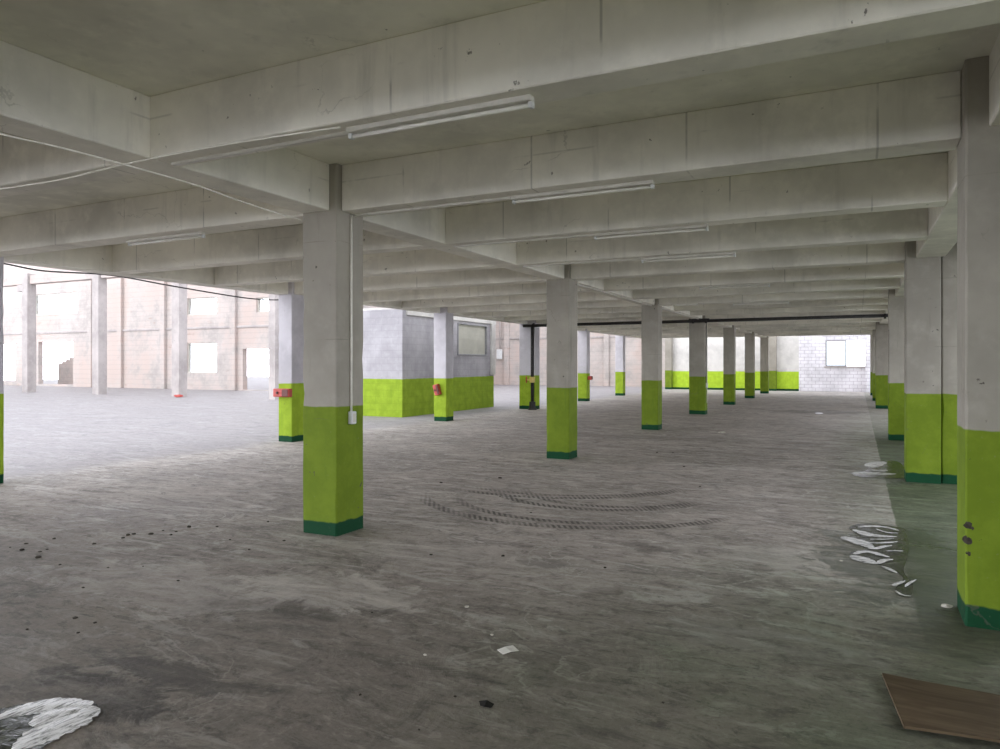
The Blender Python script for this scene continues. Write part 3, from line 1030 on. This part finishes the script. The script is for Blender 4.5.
# ------------------------------------------------------------------ board, paper, debris
bm = bmesh.new()
nx, ny = 18, 10
grid = {}
for top in (0, 1):
    for i in range(nx + 1):
        for j in range(ny + 1):
            u, v = i / nx, j / ny
            x = 0.11 + 0.07 * (1 - v) + u * 0.86
            yy = 3.565 + v * 0.515 + 0.05 * u * (1 - v) + 0.045 * math.sin(u * 2.6) * v
            z = 0.012 + 0.030 * (1 - u) ** 3 * (0.4 + 0.6 * v) + 0.020 * math.sin(u * 3.2) * (1 - v) + 0.012 * top
            grid[i, j, top] = bm.verts.new((x, yy, z))
for i in range(nx):
    for j in range(ny):
        bm.faces.new([grid[i, j, 1], grid[i + 1, j, 1], grid[i + 1, j + 1, 1], grid[i, j + 1, 1]])
        bm.faces.new([grid[i, j, 0], grid[i, j + 1, 0], grid[i + 1, j + 1, 0], grid[i + 1, j, 0]])
for i in range(nx):
    for j in (0, ny):
        bm.faces.new([grid[i, j, 0], grid[i + 1, j, 0], grid[i + 1, j, 1], grid[i, j, 1]])
for j in range(ny):
    for i in (0, nx):
        bm.faces.new([grid[i, j, 0], grid[i, j + 1, 0], grid[i, j + 1, 1], grid[i, j, 1]])
m = MB()
m.bm.free()
m.bm = bm
tag(m.build('plywood_board', M['board']), 'warped brown plywood board lying on the floor in the lower right corner', 'board')


def folded(pts, lift, thick=0.0015):
    bm = bmesh.new()
    vs = [bm.verts.new((q.x, q.y, 0.002 + l)) for q, l in zip(pts, lift)]
    vb_ = [bm.verts.new((q.x, q.y, 0.002 + l - thick)) for q, l in zip(pts, lift)]
    k = len(vs)
    bm.faces.new(vs)
    bm.faces.new(list(reversed(vb_)))
    for i in range(k):
        bm.faces.new((vs[i], vb_[i], vb_[(i + 1) % k], vs[(i + 1) % k]))
    bmesh.ops.triangulate(bm, faces=bm.faces[:2])
    m = MB()
    m.bm.free()
    m.bm = bm
    return m


tag(folded([floor_pt(*q) for q in [(497, 650), (505, 648), (513, 646), (519, 651), (511, 653), (503, 655)]], (0, 0.006, 0.003, 0, 0.006, 0.002)).build('paper_scrap', M['paper']),
    'small creased white paper lying in the middle foreground', 'paper')
tag(folded([floor_pt(*q) for q in [(479, 702), (487, 703), (494, 705), (491, 708), (484, 708), (480, 706)]], (0.004, 0.012, 0.004, 0.0, 0.006, 0.003), 0.003).build('rubber_scrap', M['scrap']),
    'flat black scrap on the floor below the white paper', 'scrap')


def lump(seed, flat=0.55):
    rnd = random.Random(seed)
    t = bmesh.new()
    bmesh.ops.create_icosphere(t, subdivisions=2, radius=1.0)
    for v in t.verts:
        k = 1 + 0.35 * mnoise.noise(v.co * 1.6 + Vector((seed * 3.1, 0, 0))) + rnd.uniform(-0.06, 0.06)
        v.co = v.co * k
        v.co.z *= flat
        v.co.z = max(v.co.z, -flat * 0.45)
    zmin = min(v.co.z for v in t.verts)
    for v in t.verts:
        v.co.z -= zmin
    m = MB()
    m._merge(t)
    return m


protos = [lump(s).build('dirt_clod', M['clod']) for s in (1, 2, 3)]
clods = [(22, 549, 4), (38, 556, 5), (40, 551, 3), (54, 538, 3), (47, 549, 2), (94, 543, 4), (123, 537, 4), (128, 534, 4), (134, 533, 4),
         (151, 533, 4), (163, 530, 2.5), (171, 534, 3), (176, 531, 2.5), (189, 526, 4), (108, 567, 2.5), (10, 547, 2), (143, 566, 2), (178, 580, 3),
         (230, 539, 3), (249, 549, 3), (217, 526, 2.5), (268, 521, 3), (83, 587, 3), (26, 543, 3), (60, 564, 3), (27, 629, 2.5), (78, 632, 3),
         (75, 617, 4), (95, 622, 3), (431, 554, 3), (500, 477, 4), (441, 482, 3), (531, 512, 3), (455, 696, 3), (360, 694, 3), (419, 729, 3),
         (663, 702, 3), (700, 486, 2), (673, 452, 2), (684, 466, 2.5), (657, 452, 2), (500, 496, 2), (284, 540, 3), (605, 567, 3), (503, 555, 4), (372, 612, 3)]
rnd = random.Random(11)
used = 0
for i, (px, py, s) in enumerate(clods):
    o = protos[i] if i < 3 else protos[i % 3].copy()
    if i >= 3:
        COL.objects.link(o)
    q = floor_pt(px, py + s * 0.3)
    dist = (q - Vector((0, 0, EYE))).length
    r = s * dist / F * 0.40
    o.location = (q.x, q.y, 0.0)
    o.scale = (r * rnd.uniform(0.9, 1.5), r * rnd.uniform(0.9, 1.4), r * rnd.uniform(0.8, 1.1))
    o.rotation_euler = (0, 0, rnd.uniform(0, 6.28))
    left = px < 300
    tag(o, 'small dark dirt clod scattered on the floor left of the nearest column' if left else 'small dark dirt clod lying on the open floor right of the nearest column',
        'dirt clod', 'dirt clods left of the nearest column' if left else 'dirt clods right of the nearest column')
crumbs = [(722, 433, 5, 'white crumb on the floor right of the fourth middle column'), (467, 607, 4, 'pale crumb on the floor above the white paper'),
          (425, 655, 3, 'pale crumb on the floor left of the white paper'), (841, 561, 2.5, 'white crumb left of the finger streaked puddle'),
          (492, 635, 3, 'pale crumb just behind the white paper'), (947, 607, 7, 'grey mortar lump at the foot of the closest right column')]
pr = lump(9, 0.6).build('mortar_crumb', M['rubble'])
for i, (px, py, s, lab) in enumerate(crumbs):
    o = pr if i == 0 else pr.copy()
    if i:
        COL.objects.link(o)
    q = floor_pt(px, py)
    r = s * (q - Vector((0, 0, EYE))).length / F * 0.5
    o.location = (q.x, q.y, 0)
    o.scale = (r * 1.2, r, r * 0.8)
    o.rotation_euler = (0, 0, i * 1.3)
    tag(o, lab, 'crumb', 'mortar crumbs')

# ------------------------------------------------------------------ daylight
SKY, HAZE, SUN = 1.7, 6.5, 0.7
w = bpy.data.worlds.new('overcast')
scene.world = w
w.use_nodes = True
bg = w.node_tree.nodes['Background']
wt = w.node_tree
tc = wt.nodes.new('ShaderNodeTexCoord')
sx = wt.nodes.new('ShaderNodeSeparateXYZ')
wt.links.new(tc.outputs['Generated'], sx.inputs[0])


def wrange(sock, a, b, c, d):
    n_ = wt.nodes.new('ShaderNodeMapRange')
    n_.interpolation_type = 'SMOOTHSTEP'
    wt.links.new(sock, n_.inputs[0])
    for k_, v_ in enumerate((a, b, c, d)):
        n_.inputs[k_ + 1].default_value = v_
    return n_.outputs[0]


hz = wrange(sx.outputs[2], 0.02, 0.30, 1.0, 0.0)       # bright haze low in the sky to either side
lf_l = wrange(sx.outputs[0], 0.1, -0.75, 0.0, 1.0)
lf_r = wrange(sx.outputs[0], 0.2, 0.85, 0.0, 0.34)
lf_n = wt.nodes.new('ShaderNodeMath')
wt.links.new(lf_l, lf_n.inputs[0])
wt.links.new(lf_r, lf_n.inputs[1])
lf = lf_n.outputs[0]
pr_ = wt.nodes.new('ShaderNodeMath')
pr_.operation = 'MULTIPLY'
wt.links.new(hz, pr_.inputs[0])
wt.links.new(lf, pr_.inputs[1])
st_ = wt.nodes.new('ShaderNodeMath')
st_.operation = 'MULTIPLY_ADD'
wt.links.new(pr_.outputs[0], st_.inputs[0])
st_.inputs[1].default_value = HAZE
st_.inputs[2].default_value = SKY
wt.links.new(st_.outputs[0], bg.inputs[1])
bg.inputs[0].default_value = (0.93, 0.955, 1.06, 1)

sl = bpy.data.lights.new('hazy_sun', 'SUN')
sl.energy = SUN
sl.angle = math.radians(50)
sl.color = (1.0, 0.96, 0.90)
so = bpy.data.objects.new('hazy_sun', sl)
COL.objects.link(so)
so.rotation_euler = Vector((0.45, 1.0, -0.62)).to_track_quat('-Z', 'Y').to_euler()

# ------------------------------------------------------------------ camera and view
cam = bpy.data.cameras.new('camera')
co = bpy.data.objects.new('camera', cam)
COL.objects.link(co)
co.location = (0, 0, EYE)
co.rotation_euler = (math.radians(90), 0, math.atan2(SN, CS))
cam.sensor_width = 36
cam.lens = 36 * F / 1000
cam.shift_y = -10.5 / 1000
cam.clip_end = 300
scene.camera = co
vs = scene.view_settings
vs.view_transform = 'Standard'
vs.look = 'None'
vs.gamma = 1
vs.exposure = 0.42
vs.use_curve_mapping = False
scene.cycles.use_denoising = True
scene.cycles.max_bounces = 12
scene.cycles.diffuse_bounces = 8
scene.cycles.sample_clamp_indirect = 8
